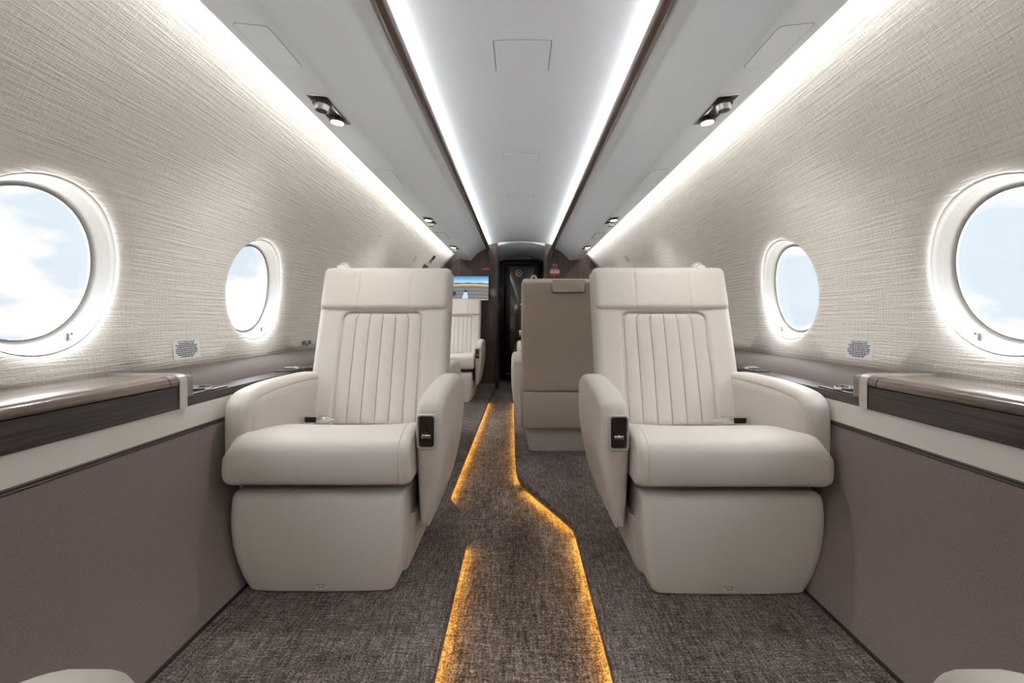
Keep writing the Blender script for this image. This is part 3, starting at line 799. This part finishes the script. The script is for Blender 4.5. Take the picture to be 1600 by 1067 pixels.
# television
YT = YF-.15
x0, z1 = px(700, 431, YT); x1, z0 = px(764, 469.5, YT)
tv = empty('television', ((x0+x1)/2, YT, (z0+z1)/2))
tag(tv, 'slim television on the dark bulkhead showing a runway view from the tail', 'television')
hw_, hh_ = (x1-x0)/2, (z1-z0)/2
obj('casing', bmb((-hw_, 0, -hh_), (hw_, .03, hh_), .003), 'black', tv)
obj('mount', bmb((-.12, .03, -.10), (.12, .15, .10), .01), 'black', tv)
M['tvsky'] = None
def tvm(n, c, s=.40): M[n] = emis('screen_'+n, srgb(*c), s)
for n, c in (('s1', (96, 160, 214)), ('s2', (130, 186, 228)), ('s3', (170, 212, 238)), ('s4', (208, 228, 238)), ('hill', (92, 100, 116)), ('sand', (214, 188, 132)), ('t1', (128, 128, 122)), ('t2', (112, 116, 114)), ('t3', (146, 146, 138)), ('plane', (214, 224, 242)), ('blue', (60, 90, 140)), ('dk', (52, 62, 90)), ('pale', (214, 232, 240))): tvm(n, c)
MATS = ['s1', 's2', 's3', 's4', 'hill', 'sand', 't1', 't2', 't3', 'plane', 'blue', 'dk', 'pale']
bm = bmesh.new(); W2, H2 = hw_-.006, hh_-.006
def tvp(pts, mname, lay):
    f = bm.faces.new([bm.verts.new(((2*a-1)*W2, -.0012-.0001*lay, (1-2*b_)*H2)) for a, b_ in pts]); f.material_index = MATS.index(mname)
def band(f0, f1, mname, lay, n=16):
    tvp([(k/n, f0(k/n)) for k in range(n+1)]+[(k/n, f1(k/n)) for k in range(n, -1, -1)], mname, lay)
cst = lambda v: (lambda a: v)
for a, b_, n in ((0, .08, 's1'), (.08, .16, 's2'), (.16, .24, 's3'), (.24, .33, 's4')): band(cst(a), cst(b_), n, 0)
arc = lambda v: (lambda a: v+.10*(a-.5)**2*1.2)
band(lambda a: .27+.10*(a-.5)**2+.012*math.sin(a*22), arc(.325), 'hill', 1); band(arc(.315), arc(.40), 'sand', 2)
band(arc(.40), cst(1), 't1', 2)
for k in range(7): v = .45+.075*k; band(arc(v), arc(v+.03), ('t2', 't3')[k % 2], 3)
tvp([(.40, .62), (.46, .62), (.50, 1), (.32, 1)], 'plane', 4); tvp([(.39, .56), (.46, .55), (.47, .66), (.42, .68), (.38, .64)], 'blue', 5)
tvp([(.0, .80), (.10, .72), (.16, .62), (.20, .72), (.14, .84), (.04, .90)], 'dk', 4); tvp([(.02, .84), (.1, .76), (.12, .80), (.05, .87)], 'plane', 5)
tvp([(.52, .96), (.56, .93), (.62, .95), (.64, 1), (.52, 1)], 'plane', 5); tvp([(.66, 1), (.74, .97), (1, .985), (1, 1)], 'pale', 5)
obj('screen', bm, MATS, tv, smooth=0, normals=False)
# placards
def plate(name, cx, cy, w_, h_, Y, mat, label, cat='sign'):
    X, Z = px(cx, cy, Y); s = Y/740
    o = obj(name, bmb((-w_*s/2, -.002, -h_*s/2), (w_*s/2, 0, h_*s/2)), mat, loc=(X, Y, Z), smooth=0)
    return tag(o, label, cat), s
def ptext(o, body, size, mat, z=0, y=-.0024):
    return textmesh('placard_text', body, size, mat, o, Matrix.Translation((0, y, z)) @ Matrix.Rotation(math.pi/2, 4, 'X'))
YP = YF-.001
o, s = plate('placard', 759.5, 420.3, 11, 3.4, YP, 'red', 'small red placard on the dark bulkhead above the television'); ptext(o, 'NO SMOKING', .0135, 'pwhite')
o, s = plate('placard', 866.5, 420.0, 11, 2.6, YP, 'red', 'small red strip placard on right bulkhead over the white and red sign'); ptext(o, 'NO SMOKING', .0135, 'pwhite')
o, s = plate('placard', 866.8, 414.6, 10.5, 5.4, YP, 'woodv', 'small engraved grey-lettered plate topmost on the right bulkhead')
for k in range(4): obj('letter_row', bmb((-.036+.004*(k % 2)+.004*max(0, k-1), -.003, .014-.0095*k-.003), (.036-.003*(k % 2)-.004*max(0, k-1), -.002, .014-.0095*k+.003)), 'pgrey', o, smooth=0)
o, s = plate('placard', 866.8, 425.8, 14.2, 8, YP, 'pwhite', 'white and red sign with downward arrow on the right bulkhead')
for zz, ws in ((.021, (.010, .020, .014)), (.009, (.008, .024, .016))):
    xx = -.045
    for w_ in ws: obj('red_lettering', bmb((xx, -.003, zz-.004), (xx+w_, -.002, zz+.004)), 'red', o, smooth=0); xx += w_+.018
obj('red_base', bmb((-.0575, -.003, -.0325), (.0575, -.002, -.009)), 'red', o, smooth=0)
bm = bmesh.new(); loft([[(-.018, y, -.032), (.018, y, -.032), (0, y, -.047)] for y in (-.003, 0)], bm=bm); obj('red_arrow', bm, 'red', o, smooth=0)
textmesh('door_lettering', 'G', .02, 'brass', d, Matrix.Translation((-.02, 6.6985, 1.467)) @ Matrix.Rotation(math.pi/2, 4, 'X')) if False else None
bm = bmesh.new()
for k, w_ in enumerate((.09, .075, .085)): add_box(bm, (-.02-w_/2, 6.703, 1.405-.014*k), (-.02+w_/2, 6.705, 1.411-.014*k))
obj('door_lettering', bm, 'gun', d, smooth=0)

# ================================================================== WALL DECALS AND SMALL FITTINGS
def wall_frame(side, y, th):
    """matrix on the liner: local x = along cabin (so text reads left to right), y = up the wall, z = into the cabin"""
    p = wallpt(side, y, th, -.004)
    up = Vector((-side*math.sin(th), 0, math.cos(th))); inn = Vector((-side*math.cos(th), 0, -math.sin(th)))
    xa = up.cross(inn)
    m_ = Matrix((xa, up, inn)).transposed().to_4x4(); m_.translation = p; return m_
ROWS = [(-.35, .27), (-.36, .34), (-.50, .48), (-.44, .44), (-.52, .52), (-.52, .50), (-.50, .46), (-.42, .36), (-.30, .26)]
for side, nm, y in ((-1, 'left', 1.632), (1, 'right', 1.628)):
    th = math.asin((.715-ZC)/RW); mw = wall_frame(side, y, th)
    o = obj('wall_decal', bmb((-.066, -.033, 0), (.066, .033, .0006)), 'film', smooth=0); o.matrix_world = mw
    tag(o, 'pale safety decal with an oval block of dark print low on the %s wall' % nm, 'decal')
    rnd = random.Random(3)
    for k, (a, b_) in enumerate(ROWS):
        z = .0265-.0064*k
        if k == 0:
            textmesh('print_line', 'LIFE VEST UNDER YOUR SEAT', .0062, 'ink', o, Matrix.Translation((0, z, .0009))); continue
        bm = bmesh.new(); x = a*.105
        while x < b_*.105:
            w_ = min(rnd.uniform(.004, .012), b_*.105-x)
            if w_ > .002: add_box(bm, (x, z-.0019, .0006), (x+w_, z+.0019, .001))
            x += w_+.0024
        obj('print_line', bm, 'ink', o, smooth=0)
th = math.asin((.692-ZC)/RW); mw = wall_frame(-1, 2.545, th)
o = obj('exit_sign', bmb((-.052, -.010, 0), (.052, .010, .001)), 'green', smooth=0); o.matrix_world = mw
tag(o, 'tiny green exit sign with a down pointer on left wall above the ledge', 'sign')
bm = bmesh.new(); loft([[(-.008, -.0095, z), (.008, -.0095, z), (.008, -.016, z), (0, -.021, z), (-.008, -.016, z)] for z in (0, .001)], bm=bm); obj('pointer', bm, 'green', o, smooth=0)
textmesh('sign_text', 'EXIT', .019, 'pwhite', o, Matrix.Translation((0, 0, .0014)))
# small fittings on the upper far walls
def wallhit(px_, py_, side):
    """where the sight line through a photo point meets the liner (the liner is straight along the cabin)"""
    dx, dz = (px_-811.5)/740, -(py_-498)/740
    A = dx*dx+dz*dz; B_ = 2*(CAMX*dx); C_ = CAMX**2-(RW-.004)**2
    Y = (-B_+math.sqrt(B_*B_-4*A*C_))/(2*A); X = CAMX+dx*Y; Z = CAMZ+dz*Y
    return Y, math.asin((Z-ZC)/RW)
def wplate(name, px_, py_, side, w_, h_, mat, label, cat):
    y, th = wallhit(px_, py_, side)
    o = obj(name, bmb((-w_/2, -h_/2, -.001), (w_/2, h_/2, .004), .001), mat, smooth=0); o.matrix_world = wall_frame(side, y, th); return tag(o, label, cat)
wplate('wall_latch', 648.3, 405.3, -1, .07, .06, 'white', 'small pale latch plate on the far left wall above the near headrest', 'latch')
wplate('wall_latch', 979.5, 403.5, 1, .07, .06, 'white', 'small pale latch plate on the far right wall above the near headrest', 'latch')
wplate('placard', 673.5, 407.5, -1, .09, .05, 'red', 'tiny red square placard on the far left wall', 'sign')
wplate('placard', 677.8, 402.5, -1, .09, .05, 'black', 'tiny black square placard next to the red one on the far left wall', 'sign')
wplate('wall_grille', 664.0, 418.5, -1, .22, .07, 'gun', 'small brown-grey plate peeking over the near left headrest', 'grille')
